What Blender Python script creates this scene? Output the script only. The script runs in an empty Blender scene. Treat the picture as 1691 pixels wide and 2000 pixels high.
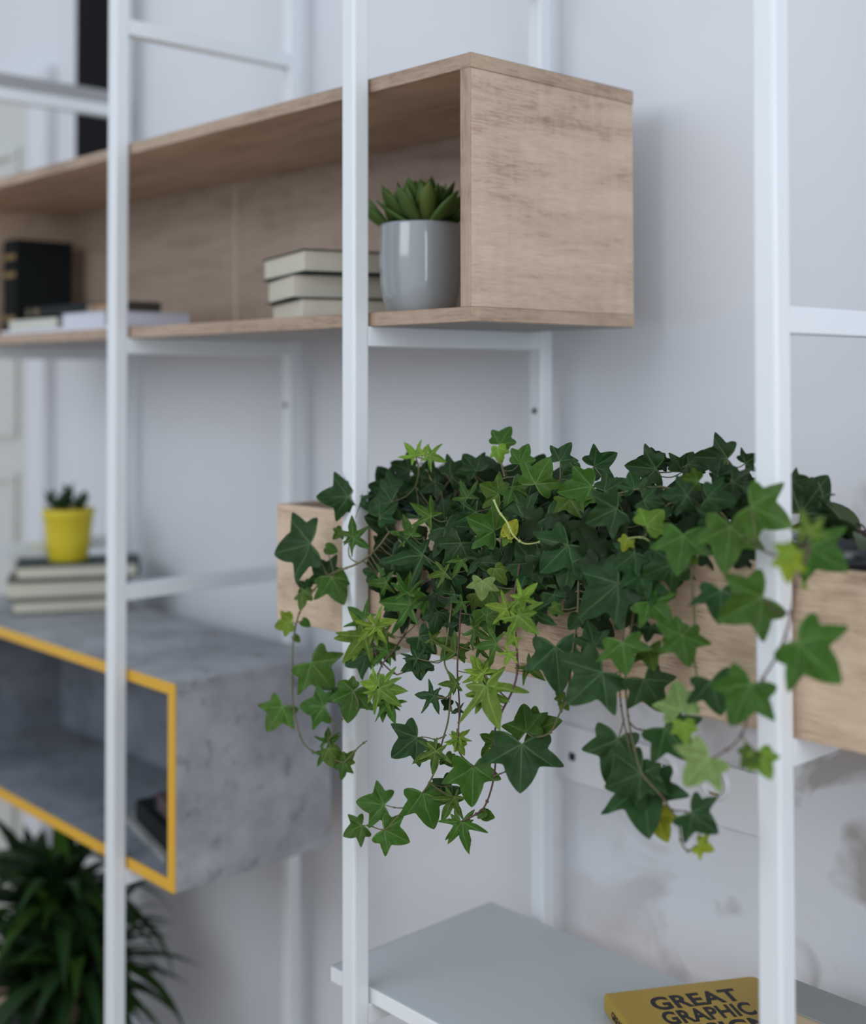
import bpy, bmesh, math, random
from mathutils import Vector, Matrix, noise
random.seed(7)
R = math.radians
scene = bpy.context.scene
COL = scene.collection

# ------------------------------------------------------------------ camera
H = 1.70                                   # eye height above the floor
YAW, PITCH, ROLL = R(46.9986), R(1.3225), R(-0.096)
FPX, PPX, PPY = 2493.4, 854.9, 681.8       # measured on the 1691 x 2000 photograph
CAM = Vector((0.746, -1.1877, H))
Fw = Vector((-math.sin(YAW)*math.cos(PITCH), math.cos(YAW)*math.cos(PITCH), math.sin(PITCH)))
Rt0 = Vector((math.cos(YAW), math.sin(YAW), 0)); Up0 = Rt0.cross(Fw)
Rt = Rt0*math.cos(ROLL)+Up0*math.sin(ROLL); Up = -Rt0*math.sin(ROLL)+Up0*math.cos(ROLL)
cd = bpy.data.cameras.new('camera'); cam = bpy.data.objects.new('camera', cd); COL.objects.link(cam)
M = Matrix((Rt, Up, -Fw)).transposed().to_4x4(); M.translation = CAM; cam.matrix_world = M
cd.sensor_fit = 'HORIZONTAL'; cd.sensor_width = 36; cd.lens = FPX/1691*36
cd.shift_x = (845.5-PPX)/1691; cd.shift_y = (PPY-1000)/1691
cd.clip_start = .05
cd.dof.use_dof = True; cd.dof.focus_distance = 1.66; cd.dof.aperture_fstop = 2.0
scene.camera = cam

# ------------------------------------------------------------------ world, light, exposure
w = bpy.data.worlds.new('world'); scene.world = w; w.use_nodes = True
bg = w.node_tree.nodes['Background']; bg.inputs[0].default_value = (.80, .90, 1.0, 1); bg.inputs[1].default_value = .80
def area(name, loc, target, sx, sy, power, color):
    l = bpy.data.lights.new(name, 'AREA'); l.shape = 'RECTANGLE'; l.size = sx; l.size_y = sy; l.energy = power; l.color = color
    o = bpy.data.objects.new(name, l); COL.objects.link(o); o.location = loc
    o.rotation_euler = (Vector(target)-Vector(loc)).to_track_quat('-Z', 'Y').to_euler(); return o
area('window_light', (-1.0, -3.6, 2.9), (-.7, .2, 1.7), 2.6, 1.6, 42, (.92, .96, 1.0))
area('side_window_light', (3.4, -1.2, 2.3), (-.5, .2, 1.5), 1.8, 2.0, 60, (.92, .95, 1.0))
vs = scene.view_settings; vs.view_transform = 'Standard'; vs.look = 'None'; vs.gamma = 1; vs.use_curve_mapping = False
vs.exposure = 0.0

# ------------------------------------------------------------------ measuring helpers
def ray(u, v): return (Fw*FPX + Rt*(u-PPX) + Up*(PPY-v)).normalized()
def on_plane(u, v, P, N):
    d = ray(u, v); return CAM + d*((Vector(P)-CAM).dot(N)/d.dot(N))
def atY(u, v, Y): return on_plane(u, v, (0, Y, 0), Vector((0, 1, 0)))
def atX(u, v, X): return on_plane(u, v, (X, 0, 0), Vector((1, 0, 0)))
def atZ(u, v, Z): return on_plane(u, v, (0, 0, Z), Vector((0, 0, 1)))

# ------------------------------------------------------------------ materials
def mat(name, color, rough=.5, spec=.5, bump=None, noise_amt=0, noise_scale=5, metal=0, coat=0):
    m = bpy.data.materials.new(name); m.use_nodes = True; nt = m.node_tree; b = nt.nodes['Principled BSDF']
    b.inputs['Base Color'].default_value = (*color, 1); b.inputs['Roughness'].default_value = rough
    b.inputs['Specular IOR Level'].default_value = spec; b.inputs['Metallic'].default_value = metal
    b.inputs['Coat Weight'].default_value = coat
    tc = nt.nodes.new('ShaderNodeTexCoord')
    n = nt.nodes.new('ShaderNodeTexNoise'); n.inputs['Scale'].default_value = noise_scale; n.inputs['Detail'].default_value = 6
    nt.links.new(tc.outputs['Object'], n.inputs['Vector'])
    mx = nt.nodes.new('ShaderNodeMix'); mx.data_type = 'RGBA'
    mx.inputs['A'].default_value = (*[max(0, c*(1-noise_amt)) for c in color], 1)
    mx.inputs['B'].default_value = (*[min(1, c*(1+noise_amt)) for c in color], 1)
    nt.links.new(n.outputs['Fac'], mx.inputs['Factor']); nt.links.new(mx.outputs['Result'], b.inputs['Base Color'])
    if bump:
        bn = nt.nodes.new('ShaderNodeTexNoise'); bn.inputs['Scale'].default_value = bump[0]; bn.inputs['Detail'].default_value = 4
        nt.links.new(tc.outputs['Object'], bn.inputs['Vector'])
        bp = nt.nodes.new('ShaderNodeBump'); bp.inputs['Strength'].default_value = bump[1]; bp.inputs['Distance'].default_value = .002
        nt.links.new(bn.outputs['Fac'], bp.inputs['Height']); nt.links.new(bp.outputs['Normal'], b.inputs['Normal'])
    return m

def wood(name, axis, light=(.62, .48, .37), dark=(.32, .215, .145), fine=1.0):
    """pale sawn oak: long soft bands, wavy growth lines and short fine strokes along the grain axis"""
    m = bpy.data.materials.new(name); m.use_nodes = True; nt = m.node_tree; b = nt.nodes['Principled BSDF']; L = nt.links.new
    b.inputs['Roughness'].default_value = .5; b.inputs['Specular IOR Level'].default_value = .35
    tc = nt.nodes.new('ShaderNodeTexCoord')
    def tex(long, cross, detail, rough, dist=0):
        mp = nt.nodes.new('ShaderNodeMapping'); s = [cross]*3; s['XYZ'.index(axis)] = long; mp.inputs['Scale'].default_value = s
        L(tc.outputs['Object'], mp.inputs['Vector'])
        n = nt.nodes.new('ShaderNodeTexNoise'); n.inputs['Scale'].default_value = 1; n.inputs['Detail'].default_value = detail
        n.inputs['Roughness'].default_value = rough; n.inputs['Distortion'].default_value = dist
        L(mp.outputs['Vector'], n.inputs['Vector']); return n.outputs['Fac']
    def mul(a, f, add=None):
        x = nt.nodes.new('ShaderNodeMath'); x.operation = 'MULTIPLY_ADD'; L(a, x.inputs[0]); x.inputs[1].default_value = f
        if add is None: x.inputs[2].default_value = 0
        else: L(add, x.inputs[2])
        return x.outputs[0]
    broad = tex(2.2, 15, 3, .55, 1.2)
    mid = tex(9, 70, 4, .6, .8)
    fin = tex(30, 300, 3, .7, .6)
    rip = tex(60, 12, 2, .5, .3)
    tot = .46+.28+.34*fine+.12
    s = mul(broad, .46/tot); s = mul(mid, .28/tot, s); s = mul(fin, .34*fine/tot, s); s = mul(rip, .12/tot, s)
    rp = nt.nodes.new('ShaderNodeValToRGB'); rp.color_ramp.elements[0].position = .365; rp.color_ramp.elements[0].color = (*dark, 1)
    rp.color_ramp.elements[1].position = .595; rp.color_ramp.elements[1].color = (*light, 1)
    e = rp.color_ramp.elements.new(.475); e.color = (*[d*.35+l*.65 for d, l in zip(dark, light)], 1)
    L(s, rp.inputs['Fac']); L(rp.outputs['Color'], b.inputs['Base Color'])
    bp = nt.nodes.new('ShaderNodeBump'); bp.inputs['Strength'].default_value = .35; bp.inputs['Distance'].default_value = .0008
    L(fin, bp.inputs['Height']); L(bp.outputs['Normal'], b.inputs['Normal'])
    return m

def wall_mat():
    m = bpy.data.materials.new('painted_plaster'); m.use_nodes = True; nt = m.node_tree; b = nt.nodes['Principled BSDF']; L = nt.links.new
    b.inputs['Roughness'].default_value = .45; b.inputs['Specular IOR Level'].default_value = .3
    tc = nt.nodes.new('ShaderNodeTexCoord')
    n = nt.nodes.new('ShaderNodeTexNoise'); n.inputs['Scale'].default_value = 7; n.inputs['Detail'].default_value = 3; n.inputs['Distortion'].default_value = .6
    L(tc.outputs['Object'], n.inputs['Vector'])
    rp = nt.nodes.new('ShaderNodeValToRGB'); rp.color_ramp.elements[0].position = .50; rp.color_ramp.elements[0].color = (0, 0, 0, 1)
    rp.color_ramp.elements[1].position = .62; rp.color_ramp.elements[1].color = (1, 1, 1, 1)
    L(n.outputs['Fac'], rp.inputs['Fac'])
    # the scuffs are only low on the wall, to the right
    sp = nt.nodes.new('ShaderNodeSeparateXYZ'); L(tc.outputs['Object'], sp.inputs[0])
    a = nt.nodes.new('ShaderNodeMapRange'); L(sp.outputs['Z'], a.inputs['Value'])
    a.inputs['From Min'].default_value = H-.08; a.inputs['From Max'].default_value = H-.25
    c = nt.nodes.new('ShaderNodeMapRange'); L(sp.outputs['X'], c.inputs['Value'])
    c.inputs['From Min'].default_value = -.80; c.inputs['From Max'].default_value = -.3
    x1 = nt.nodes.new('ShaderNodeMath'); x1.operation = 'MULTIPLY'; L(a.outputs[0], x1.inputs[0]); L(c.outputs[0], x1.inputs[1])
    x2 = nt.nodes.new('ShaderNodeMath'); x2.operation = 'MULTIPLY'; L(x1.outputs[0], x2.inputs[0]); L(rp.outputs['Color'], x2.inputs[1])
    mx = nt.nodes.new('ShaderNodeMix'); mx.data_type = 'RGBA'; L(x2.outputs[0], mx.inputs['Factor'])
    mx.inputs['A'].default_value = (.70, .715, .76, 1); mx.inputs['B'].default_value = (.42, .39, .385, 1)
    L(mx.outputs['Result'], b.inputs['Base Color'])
    bn = nt.nodes.new('ShaderNodeTexNoise'); bn.inputs['Scale'].default_value = 60; L(tc.outputs['Object'], bn.inputs['Vector'])
    bp = nt.nodes.new('ShaderNodeBump'); bp.inputs['Strength'].default_value = .08; L(bn.outputs['Fac'], bp.inputs['Height']); L(bp.outputs['Normal'], b.inputs['Normal'])
    return m

def concrete_mat(name, lo, hi):
    m = bpy.data.materials.new(name); m.use_nodes = True; nt = m.node_tree; b = nt.nodes['Principled BSDF']; L = nt.links.new
    b.inputs['Roughness'].default_value = .6; b.inputs['Specular IOR Level'].default_value = .3
    tc = nt.nodes.new('ShaderNodeTexCoord')
    n = nt.nodes.new('ShaderNodeTexNoise'); n.inputs['Scale'].default_value = 9; n.inputs['Detail'].default_value = 8; n.inputs['Roughness'].default_value = .62
    n2 = nt.nodes.new('ShaderNodeTexNoise'); n2.inputs['Scale'].default_value = 26; n2.inputs['Detail'].default_value = 3
    L(tc.outputs['Object'], n.inputs['Vector']); L(tc.outputs['Object'], n2.inputs['Vector'])
    rp = nt.nodes.new('ShaderNodeValToRGB'); rp.color_ramp.elements[0].position = .33; rp.color_ramp.elements[0].color = (*lo, 1)
    rp.color_ramp.elements[1].position = .66; rp.color_ramp.elements[1].color = (*hi, 1)
    L(n.outputs['Fac'], rp.inputs['Fac'])
    r2 = nt.nodes.new('ShaderNodeValToRGB'); r2.color_ramp.elements[0].position = .30; r2.color_ramp.elements[0].color = (.62, .62, .62, 1)
    r2.color_ramp.elements[1].position = .42; r2.color_ramp.elements[1].color = (1, 1, 1, 1); L(n2.outputs['Fac'], r2.inputs['Fac'])
    mx = nt.nodes.new('ShaderNodeMix'); mx.data_type = 'RGBA'; mx.blend_type = 'MULTIPLY'; mx.inputs['Factor'].default_value = 1
    L(rp.outputs['Color'], mx.inputs['A']); L(r2.outputs['Color'], mx.inputs['B']); L(mx.outputs['Result'], b.inputs['Base Color'])
    return m

def leaf_mat(name, veins=True, rough=.42, transl=.22):
    """leaf blade: tone from the object's own colour, pale veins radiating from the stalk"""
    m = bpy.data.materials.new(name); m.use_nodes = True; nt = m.node_tree; L = nt.links.new
    b = nt.nodes['Principled BSDF']; out = nt.nodes['Material Output']
    b.inputs['Roughness'].default_value = rough; b.inputs['Specular IOR Level'].default_value = .17
    tc = nt.nodes.new('ShaderNodeTexCoord'); oi = nt.nodes.new('ShaderNodeObjectInfo')
    n = nt.nodes.new('ShaderNodeTexNoise'); n.inputs['Scale'].default_value = 4; n.inputs['Detail'].default_value = 4; L(tc.outputs['Object'], n.inputs['Vector'])
    mr = nt.nodes.new('ShaderNodeMapRange'); L(n.outputs['Fac'], mr.inputs['Value']); mr.inputs['From Min'].default_value = .3; mr.inputs['From Max'].default_value = .7
    mr.inputs['To Min'].default_value = .78; mr.inputs['To Max'].default_value = 1.2
    sc = nt.nodes.new('ShaderNodeVectorMath'); sc.operation = 'SCALE'; L(oi.outputs['Color'], sc.inputs[0]); L(mr.outputs[0], sc.inputs['Scale'])
    col = sc.outputs[0]
    if veins:
        sp = nt.nodes.new('ShaderNodeSeparateXYZ'); L(tc.outputs['Object'], sp.inputs[0])
        def math_(op, a, bb):
            x = nt.nodes.new('ShaderNodeMath'); x.operation = op
            for i, q in enumerate((a, bb)):
                if q is None: continue
                if isinstance(q, (int, float)): x.inputs[i].default_value = q
                else: L(q, x.inputs[i])
            return x.outputs[0]
        ax = math_('ABSOLUTE', sp.outputs['X'], None)
        best = None
        for ang in (90, 36, -32, 64):
            c, s = math.cos(R(ang)), math.sin(R(ang))
            along = math_('ADD', math_('MULTIPLY', ax, c), math_('MULTIPLY', sp.outputs['Y'], s))
            off = math_('ABSOLUTE', math_('SUBTRACT', math_('MULTIPLY', ax, s), math_('MULTIPLY', sp.outputs['Y'], c)), None)
            back = math_('MULTIPLY', math_('MAXIMUM', math_('MULTIPLY', along, -1), 0), 6)
            fade = math_('MULTIPLY', math_('MAXIMUM', along, 0), .016 if ang != 64 else .05)
            d = math_('ADD', math_('ADD', off, back), fade)
            if ang == 64: d = math_('ADD', d, .006)
            best = d if best is None else math_('MINIMUM', best, d)
        vm = nt.nodes.new('ShaderNodeMapRange'); L(best, vm.inputs['Value']); vm.inputs['From Min'].default_value = .006; vm.inputs['From Max'].default_value = .030
        vm.inputs['To Min'].default_value = .62; vm.inputs['To Max'].default_value = 0
        pale = nt.nodes.new('ShaderNodeVectorMath'); pale.operation = 'MULTIPLY_ADD'; L(oi.outputs['Color'], pale.inputs[0])
        pale.inputs[1].default_value = (1.6, 1.5, 1.5); pale.inputs[2].default_value = (.07, .10, .05)
        mx = nt.nodes.new('ShaderNodeMix'); mx.data_type = 'RGBA'; L(vm.outputs[0], mx.inputs['Factor']); L(col, mx.inputs['A']); L(pale.outputs[0], mx.inputs['B'])
        col = mx.outputs['Result']
        bp = nt.nodes.new('ShaderNodeBump'); bp.inputs['Strength'].default_value = .35; bp.inputs['Distance'].default_value = .02
        L(best, bp.inputs['Height']); L(bp.outputs['Normal'], b.inputs['Normal'])
    L(col, b.inputs['Base Color'])
    t = nt.nodes.new('ShaderNodeBsdfTranslucent'); L(col, t.inputs['Color'])
    ms = nt.nodes.new('ShaderNodeMixShader'); ms.inputs[0].default_value = transl; L(b.outputs[0], ms.inputs[1]); L(t.outputs[0], ms.inputs[2]); L(ms.outputs[0], out.inputs['Surface'])
    return m

MT = dict(
    metal=mat('white_painted_steel', (.73, .765, .80), .32, .5, noise_amt=.02),
    bolt=mat('bolt_steel', (.12, .12, .13), .4, .5),
    woodX=wood('oak_along_x', 'X'), woodY=wood('oak_along_y', 'Y'), woodZ=wood('oak_along_z', 'Z'),
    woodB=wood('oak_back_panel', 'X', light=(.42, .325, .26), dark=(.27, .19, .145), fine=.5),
    planter=wood('oak_planter', 'X', light=(.68, .52, .385), dark=(.31, .20, .125), fine=1.5),
    edge=wood('oak_edge_band', 'X', light=(.45, .335, .25), dark=(.24, .155, .11), fine=1.2),
    edgeZ=wood('oak_edge_band_upright', 'Z', light=(.45, .335, .25), dark=(.24, .155, .11), fine=1.2),
    edgeY=wood('oak_edge_band_end', 'Y', light=(.50, .375, .275), dark=(.25, .16, .11), fine=1.2),
    under=mat('underside_shade_grey', (.42, .42, .42), .7, .2, noise_amt=.05),
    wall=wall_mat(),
    floor=wood('oak_floor', 'X', light=(.42, .29, .19), dark=(.22, .13, .08)),
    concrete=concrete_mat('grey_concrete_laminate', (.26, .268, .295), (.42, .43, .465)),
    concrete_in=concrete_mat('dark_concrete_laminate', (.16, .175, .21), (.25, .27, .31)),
    yellow=mat('yellow_edge_paint', (.72, .40, .035), .45, .4, noise_amt=.03),
    shelf=mat('grey_shelf_top', (.50, .54, .56), .5, .4, noise_amt=.03, noise_scale=3),
    shelf_edge=mat('white_edge_band', (.80, .83, .85), .45, .4),
    greyshelf=mat('grey_board', (.33, .33, .34), .6, .3),
    ceramic=mat('grey_glazed_ceramic', (.36, .385, .41), .13, .6, noise_amt=.04, coat=.5),
    soil=mat('dark_soil', (.03, .022, .016), .9, .2, bump=(120, .6), noise_amt=.4, noise_scale=60),
    ypot=mat('yellow_glazed_ceramic', (.66, .53, .03), .4, .4, noise_amt=.04),
    page=mat('cream_pages', (.60, .56, .47), .8, .2, bump=(400, .2), noise_amt=.06),
    pagew=mat('white_pages', (.60, .60, .68), .7, .2, noise_amt=.05),
    green_cover=mat('dark_green_cloth', (.018, .035, .028), .6, .3),
    teal_cover=mat('dark_teal_cloth', (.04, .06, .06), .6, .3),
    grey_cover=mat('greyish_cover', (.16, .16, .13), .7, .2),
    black_cover=mat('black_cloth', (.006, .010, .012), .6, .2),
    gold=mat('gold_print', (.28, .19, .08), .5, .5),
    brown_cover=mat('tan_cover', (.38, .24, .14), .6, .3),
    olive_cover=mat('dark_olive_cover', (.045, .042, .03), .6, .3),
    white_cover=mat('white_glossy_cover', (.62, .62, .70), .3, .4),
    cream_cover=mat('cream_cover', (.55, .55, .48), .5, .3),
    yellow_cover=mat('mustard_yellow_cover', (.40, .265, .035), .42, .4, noise_amt=.04),
    black_ink=mat('black_ink', (.012, .011, .014), .5, .3),
    beige_cover=mat('beige_cover', (.42, .34, .25), .6, .3),
    filegrey=mat('greenish_grey_cover', (.26, .27, .26), .6, .3),
    screen=mat('black_satin', (.003, .003, .004), .6, .06),
    door=mat('greenish_white_door_paint', (.60, .60, .575), .5, .3),
    casing=mat('white_casing_paint', (.70, .71, .76), .45, .3),
    plastic=mat('black_plastic', (.012, .015, .018), .22, .5, noise_amt=.1),
    socket=mat('white_socket_plastic', (.72, .73, .76), .3, .4),
    pinkish=mat('dusty_pink_cover', (.12, .09, .095), .6, .3),
    warm_reflect=mat('warm_reflection_brown', (.35, .24, .15), .5, .4),
    ivy=leaf_mat('ivy_leaf'), blade=leaf_mat('blade_leaf', veins=False, rough=.4, transl=.15),
    inner=leaf_mat('inner_ivy_leaf', veins=False), succ=leaf_mat('succulent_leaf', veins=False, rough=.45, transl=.08),
    stem=mat('brown_green_stem', (.13, .12, .055), .5, .3, noise_amt=.3, noise_scale=20),
    stemred=mat('purple_brown_stem', (.10, .055, .05), .5, .3, noise_amt=.3, noise_scale=20),
    stempale=mat('pale_green_stem', (.38, .44, .16), .5, .3),
    trunk=mat('palm_stem_bark', (.10, .085, .05), .8, .2, bump=(40, .5), noise_amt=.3),
    terracotta=mat('grey_floor_pot', (.25, .25, .26), .6, .3),
)

# ------------------------------------------------------------------ object helpers
def obj(name, bm, m, parent=None, smooth=False, kind=None, label=None):
    me = bpy.data.meshes.new(name); bm.normal_update(); bm.to_mesh(me); bm.free()
    for mm in (m if isinstance(m, (list, tuple)) else [m]): me.materials.append(mm)
    if smooth:
        for p in me.polygons: p.use_smooth = True
    o = bpy.data.objects.new(name, me); COL.objects.link(o)
    if parent:
        o.parent = parent; o.matrix_parent_inverse = parent_world(parent).inverted()
    if kind: o['kind'] = kind
    if label: o['label'] = label
    return o
def parent_world(o):
    m = o.matrix_basis.copy(); p = o.parent
    if p: m = parent_world(p) @ o.matrix_parent_inverse @ m
    return m
def thing(name, loc, label, cat, group=None):
    o = bpy.data.objects.new(name, None); o.empty_display_size = .05; COL.objects.link(o); o.location = loc
    o['label'] = label; o['category'] = cat
    if group: o['group'] = group
    return o
def box(bm, x0, x1, y0, y1, z0, z1, bevel=0, seg=2, M=None):
    r = bmesh.ops.create_cube(bm, size=1)['verts']
    for v in r: v.co = Vector(((x0+x1)/2+v.co.x*(x1-x0), (y0+y1)/2+v.co.y*(y1-y0), (z0+z1)/2+v.co.z*(z1-z0)))
    if bevel:
        es = list({e for v in r for e in v.link_edges})
        g = bmesh.ops.bevel(bm, geom=es, offset=bevel, segments=seg, affect='EDGES', profile=.5)
        r = list({v for v in g['verts']} | {v for v in r if v.is_valid})
    if M is not None:
        for v in r: v.co = M @ v.co
    return r
def bx(*a, **k):
    bm = bmesh.new(); box(bm, *a, **k); return bm
def lathe(bm, prof, seg=48, c=(0, 0, 0)):
    rings = []
    for r, z in prof:
        if r <= 1e-6: rings.append([bm.verts.new((c[0], c[1], c[2]+z))])
        else: rings.append([bm.verts.new((c[0]+r*math.cos(2*math.pi*i/seg), c[1]+r*math.sin(2*math.pi*i/seg), c[2]+z)) for i in range(seg)])
    for a, b in zip(rings, rings[1:]):
        for i in range(seg):
            j = (i+1) % seg
            if len(a) == 1 and len(b) == 1: continue
            if len(a) == 1: bm.faces.new((a[0], b[i], b[j]))
            elif len(b) == 1: bm.faces.new((a[i], b[0], a[j]))
            else: bm.faces.new((a[i], b[i], b[j], a[j]))
def smooth_path(pts, n=5):
    P = [Vector(p) for p in pts]; out = []
    for i in range(len(P)-1):
        p0 = P[max(i-1, 0)]; p1 = P[i]; p2 = P[i+1]; p3 = P[min(i+2, len(P)-1)]
        for k in range(n):
            t = k/n
            out.append(.5*((2*p1)+(-p0+p2)*t+(2*p0-5*p1+4*p2-p3)*t*t+(-p0+3*p1-3*p2+p3)*t**3))
    out.append(P[-1]); return out
def tube(bm, pts, r0, r1=None, seg=6):
    r1 = r0 if r1 is None else r1; rings = []; n = len(pts)
    for i, p in enumerate(pts):
        d = (pts[min(i+1, n-1)]-pts[max(i-1, 0)])
        d = d.normalized() if d.length > 1e-9 else Vector((0, 0, 1))
        a = d.cross(Vector((.3, .9, .2))).normalized(); b = d.cross(a); r = r0+(r1-r0)*i/max(1, n-1)
        rings.append([bm.verts.new(p+a*(r*math.cos(2*math.pi*k/seg))+b*(r*math.sin(2*math.pi*k/seg))) for k in range(seg)])
    for a, b in zip(rings, rings[1:]):
        for k in range(seg): bm.faces.new((a[k], a[(k+1) % seg], b[(k+1) % seg], b[k]))
    bm.faces.new(rings[0][::-1]); bm.faces.new(rings[-1])

# ------------------------------------------------------------------ dimensions (metres)
T = .03; S = .7081; D = .4361
Z1, Z2, Z3, Z4 = H+.6846, H+.0779, H-.3867, H-.9172      # tops of the cross bars
WALL = .475; BF, BB = T+.003, D-T-.018                    # wall; front and back of what stands in the frames

# ------------------------------------------------------------------ setting
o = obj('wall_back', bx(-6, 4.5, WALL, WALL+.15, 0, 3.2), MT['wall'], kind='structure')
bm = bmesh.new(); box(bm, -6, 4.5, -6, WALL+.15, -.1, -.004)
fl = obj('floor', bm, MT['floor'], kind='structure')
o = obj('baseboard_back', bx(-6, 4.5, WALL-.014, WALL, 0, .09, bevel=.003), MT['casing'], kind='structure')
# panelled door and its casing on the back wall, far left
dx = atY(72, 850, WALL).x; cx = atY(106, 850, WALL).x; px = atY(50, 850, WALL).x
zr = atY(40, 283, WALL-.03).z; zd = atY(40, 180, WALL).z
dr = obj('door_1', bx(dx-.86, dx, WALL-.022, WALL, .005, zd), MT['door'], kind='structure')
bm = bmesh.new(); box(bm, dx, cx, WALL-.034, WALL, 0, zd, bevel=.006); box(bm, dx-.95, cx, WALL-.034, WALL, zd, zd+.04, bevel=.006); obj('door_casing', bm, MT['casing'], dr)

for i, (za, zb) in enumerate(((.25, zr-.95), (zr-.85, zr))):
    bm = bmesh.new()
    for (a, b, c, d) in ((px-.6, px, za, za+.028), (px-.6, px, zb-.028, zb), (px-.6, px-.572, za+.028, zb-.028), (px-.028, px, za+.028, zb-.028)):
        box(bm, a, b, WALL-.036, WALL-.022, c, d, bevel=.005)
    obj('panel_moulding', bm, MT['door'], dr)

# ------------------------------------------------------------------ steel ladder frames
frame_info = [(0, 'white steel ladder frame nearest the camera, right of the hanging ivy'),
              (1, 'white steel ladder frame in the middle, crossing the oak box and the ivy'),
              (2, 'white steel ladder frame left of centre, in front of the yellow-edged grey box'),
              (3, 'white steel ladder frame at the left edge, only its rungs in view')]
for i, lab in frame_info:
    X = -i*S
    t = thing('steel_ladder', (X-T/2, D/2, 0), lab, 'shelf ladder')
    for y in (0, D-T):
        obj('post', bx(X-T, X, y, y+T, 0, 3.05, bevel=.005, seg=4), MT['metal'], t, smooth=False)
    for z in (Z1, Z2, Z3, Z4, H-1.52):
        obj('rung', bx(X-T+.0008, X-.0008, T-.001, D-T+.001, z-T, z, bevel=.002), MT['metal'], t)
    for y, z in ((D-T/2, H-.055), (D-T/2, H-.59)):
        bm = bmesh.new(); lathe(bm, [(0, .003), (.004, .003), (.0055, 0), (.0055, -.002)], 16)
        q = Matrix.Translation((X-T/2, y-T/2-.0005, z)) @ Matrix.Rotation(R(90), 4, 'X')
        bmesh.ops.transform(bm, matrix=q, verts=bm.verts); obj('bolt', bm, MT['bolt'], t)

# ------------------------------------------------------------------ long oak box
XR = -.4966; ZT = Z2+.370; BT = .0205
xl = atY(128, 425, BB-.012).x - BT
t = thing('shelf_box', ((XR+xl)/2, (BF+BB)/2, Z2), 'long open-fronted oak box shelf resting across the white ladder frames', 'shelf box')
oak_box = (xl+BT, XR-BT, Z2+BT)
def board(name, x0, x1, y0, y1, z0, z1, m, parent): return obj(name, bx(x0, x1, y0, y1, z0, z1, bevel=.0008, seg=1), m, parent)
tp = board('top_panel', xl, XR, BF+.001, BB, ZT-BT, ZT, MT['woodX'], t)
bt = board('bottom_panel', xl, XR, BF+.001, BB, Z2+.001, Z2+BT, MT['woodX'], t)
board('underside_shade', xl+.003, XR-.003, BF+.004, BB-.003, Z2, Z2+.0009, MT['under'], t)  # thin grey sheet added to paint the shade on the box's underside
for a, b in ((xl, xl+BT), (XR-BT, XR)): board('side_panel', a, b, BF+.001, BB, Z2+BT, ZT-BT, MT['woodY'], t)
# edge bands along the front
board('front_edge_band', xl, XR, BF, BF+.001, ZT-BT, ZT, MT['edge'], t)
board('front_edge_band', xl, XR, BF, BF+.001, Z2, Z2+BT, MT['edge'], t)
for a, b in ((xl, xl+BT), (XR-BT, XR)): board('front_edge_band', a, b, BF, BF+.001, Z2+BT, ZT-BT, MT['edgeZ'], t)
for a, b in ((Z2+.001, Z2+BT), (ZT-BT, ZT)): board('end_edge_band', XR, XR+.0008, BF, BB, a, b, MT['edgeY'], t)
jx = atY(462, 480, BB-.01).x
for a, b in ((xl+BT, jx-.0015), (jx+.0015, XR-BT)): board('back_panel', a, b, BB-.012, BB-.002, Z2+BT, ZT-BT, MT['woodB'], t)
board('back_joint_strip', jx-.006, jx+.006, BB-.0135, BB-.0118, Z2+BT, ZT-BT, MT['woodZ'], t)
FLOOR1 = Z2+BT

# ------------------------------------------------------------------ grey box with yellow front edge
GX = -1.2545; GT = .018; GZ = Z4; GZT = Z4+.3708
gl = atY(120, 1411, BB-.012).x - GT
t = thing('shelf_box', ((GX+gl)/2, (BF+BB)/2, GZ), 'grey concrete-look box shelf with a bright yellow front edge', 'shelf box')
board('top_panel', gl, GX, BF+.004, BB, GZT-GT, GZT, MT['concrete'], t)
board('bottom_panel', gl, GX, BF+.004, BB, GZ, GZ+GT, MT['concrete'], t)
for a, b in ((gl, gl+GT), (GX-GT, GX)): board('side_panel', a, b, BF+.004, BB, GZ+GT, GZT-GT, MT['concrete'], t)
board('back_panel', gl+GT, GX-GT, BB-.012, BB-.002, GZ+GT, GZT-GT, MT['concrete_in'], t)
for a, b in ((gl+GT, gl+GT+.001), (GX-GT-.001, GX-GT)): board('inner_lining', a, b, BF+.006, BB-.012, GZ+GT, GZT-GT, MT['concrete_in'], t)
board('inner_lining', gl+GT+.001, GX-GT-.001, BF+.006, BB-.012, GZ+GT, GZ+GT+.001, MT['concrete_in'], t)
YE = .0205
yb = []
for (a, b, c, d) in ((gl, GX, GZ, GZ+YE), (gl, GX, GZT-YE, GZT), (gl, gl+YE, GZ+YE, GZT-YE), (GX-YE, GX, GZ+YE, GZT-YE)):
    board('yellow_edge', a, b, BF-.001, BF+.004, c, d, MT['yellow'], t)

# ------------------------------------------------------------------ low grey shelf
SX = -.8056; ST = .0216
t = thing('shelf_board', (SX+.6, .2, Z4), 'low grey shelf with a white front edge under the ivy', 'shelf')
board('shelf_top', SX, SX+1.6, BF+.003, BB-.004, Z4+.0008, Z4+ST, MT['shelf'], t)
board('front_edge_strip', SX, SX+1.6, BF, BF+.003, Z4, Z4+ST, MT['shelf_edge'], t)
board('end_strip', SX-.001, SX, BF, BB-.004, Z4, Z4+ST, MT['greyshelf'], t)
SHELF = Z4+ST
# grey shelf on the top rung at the far left
t = thing('shelf_board', (-3*S-.015, .2, Z1), 'narrow grey board lying on the top rung at the upper left', 'shelf')
board('shelf_panel', -3*S-.028, -3*S-.002, BF, BB, Z1+.0003, Z1+.034, MT['greyshelf'], t)

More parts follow.
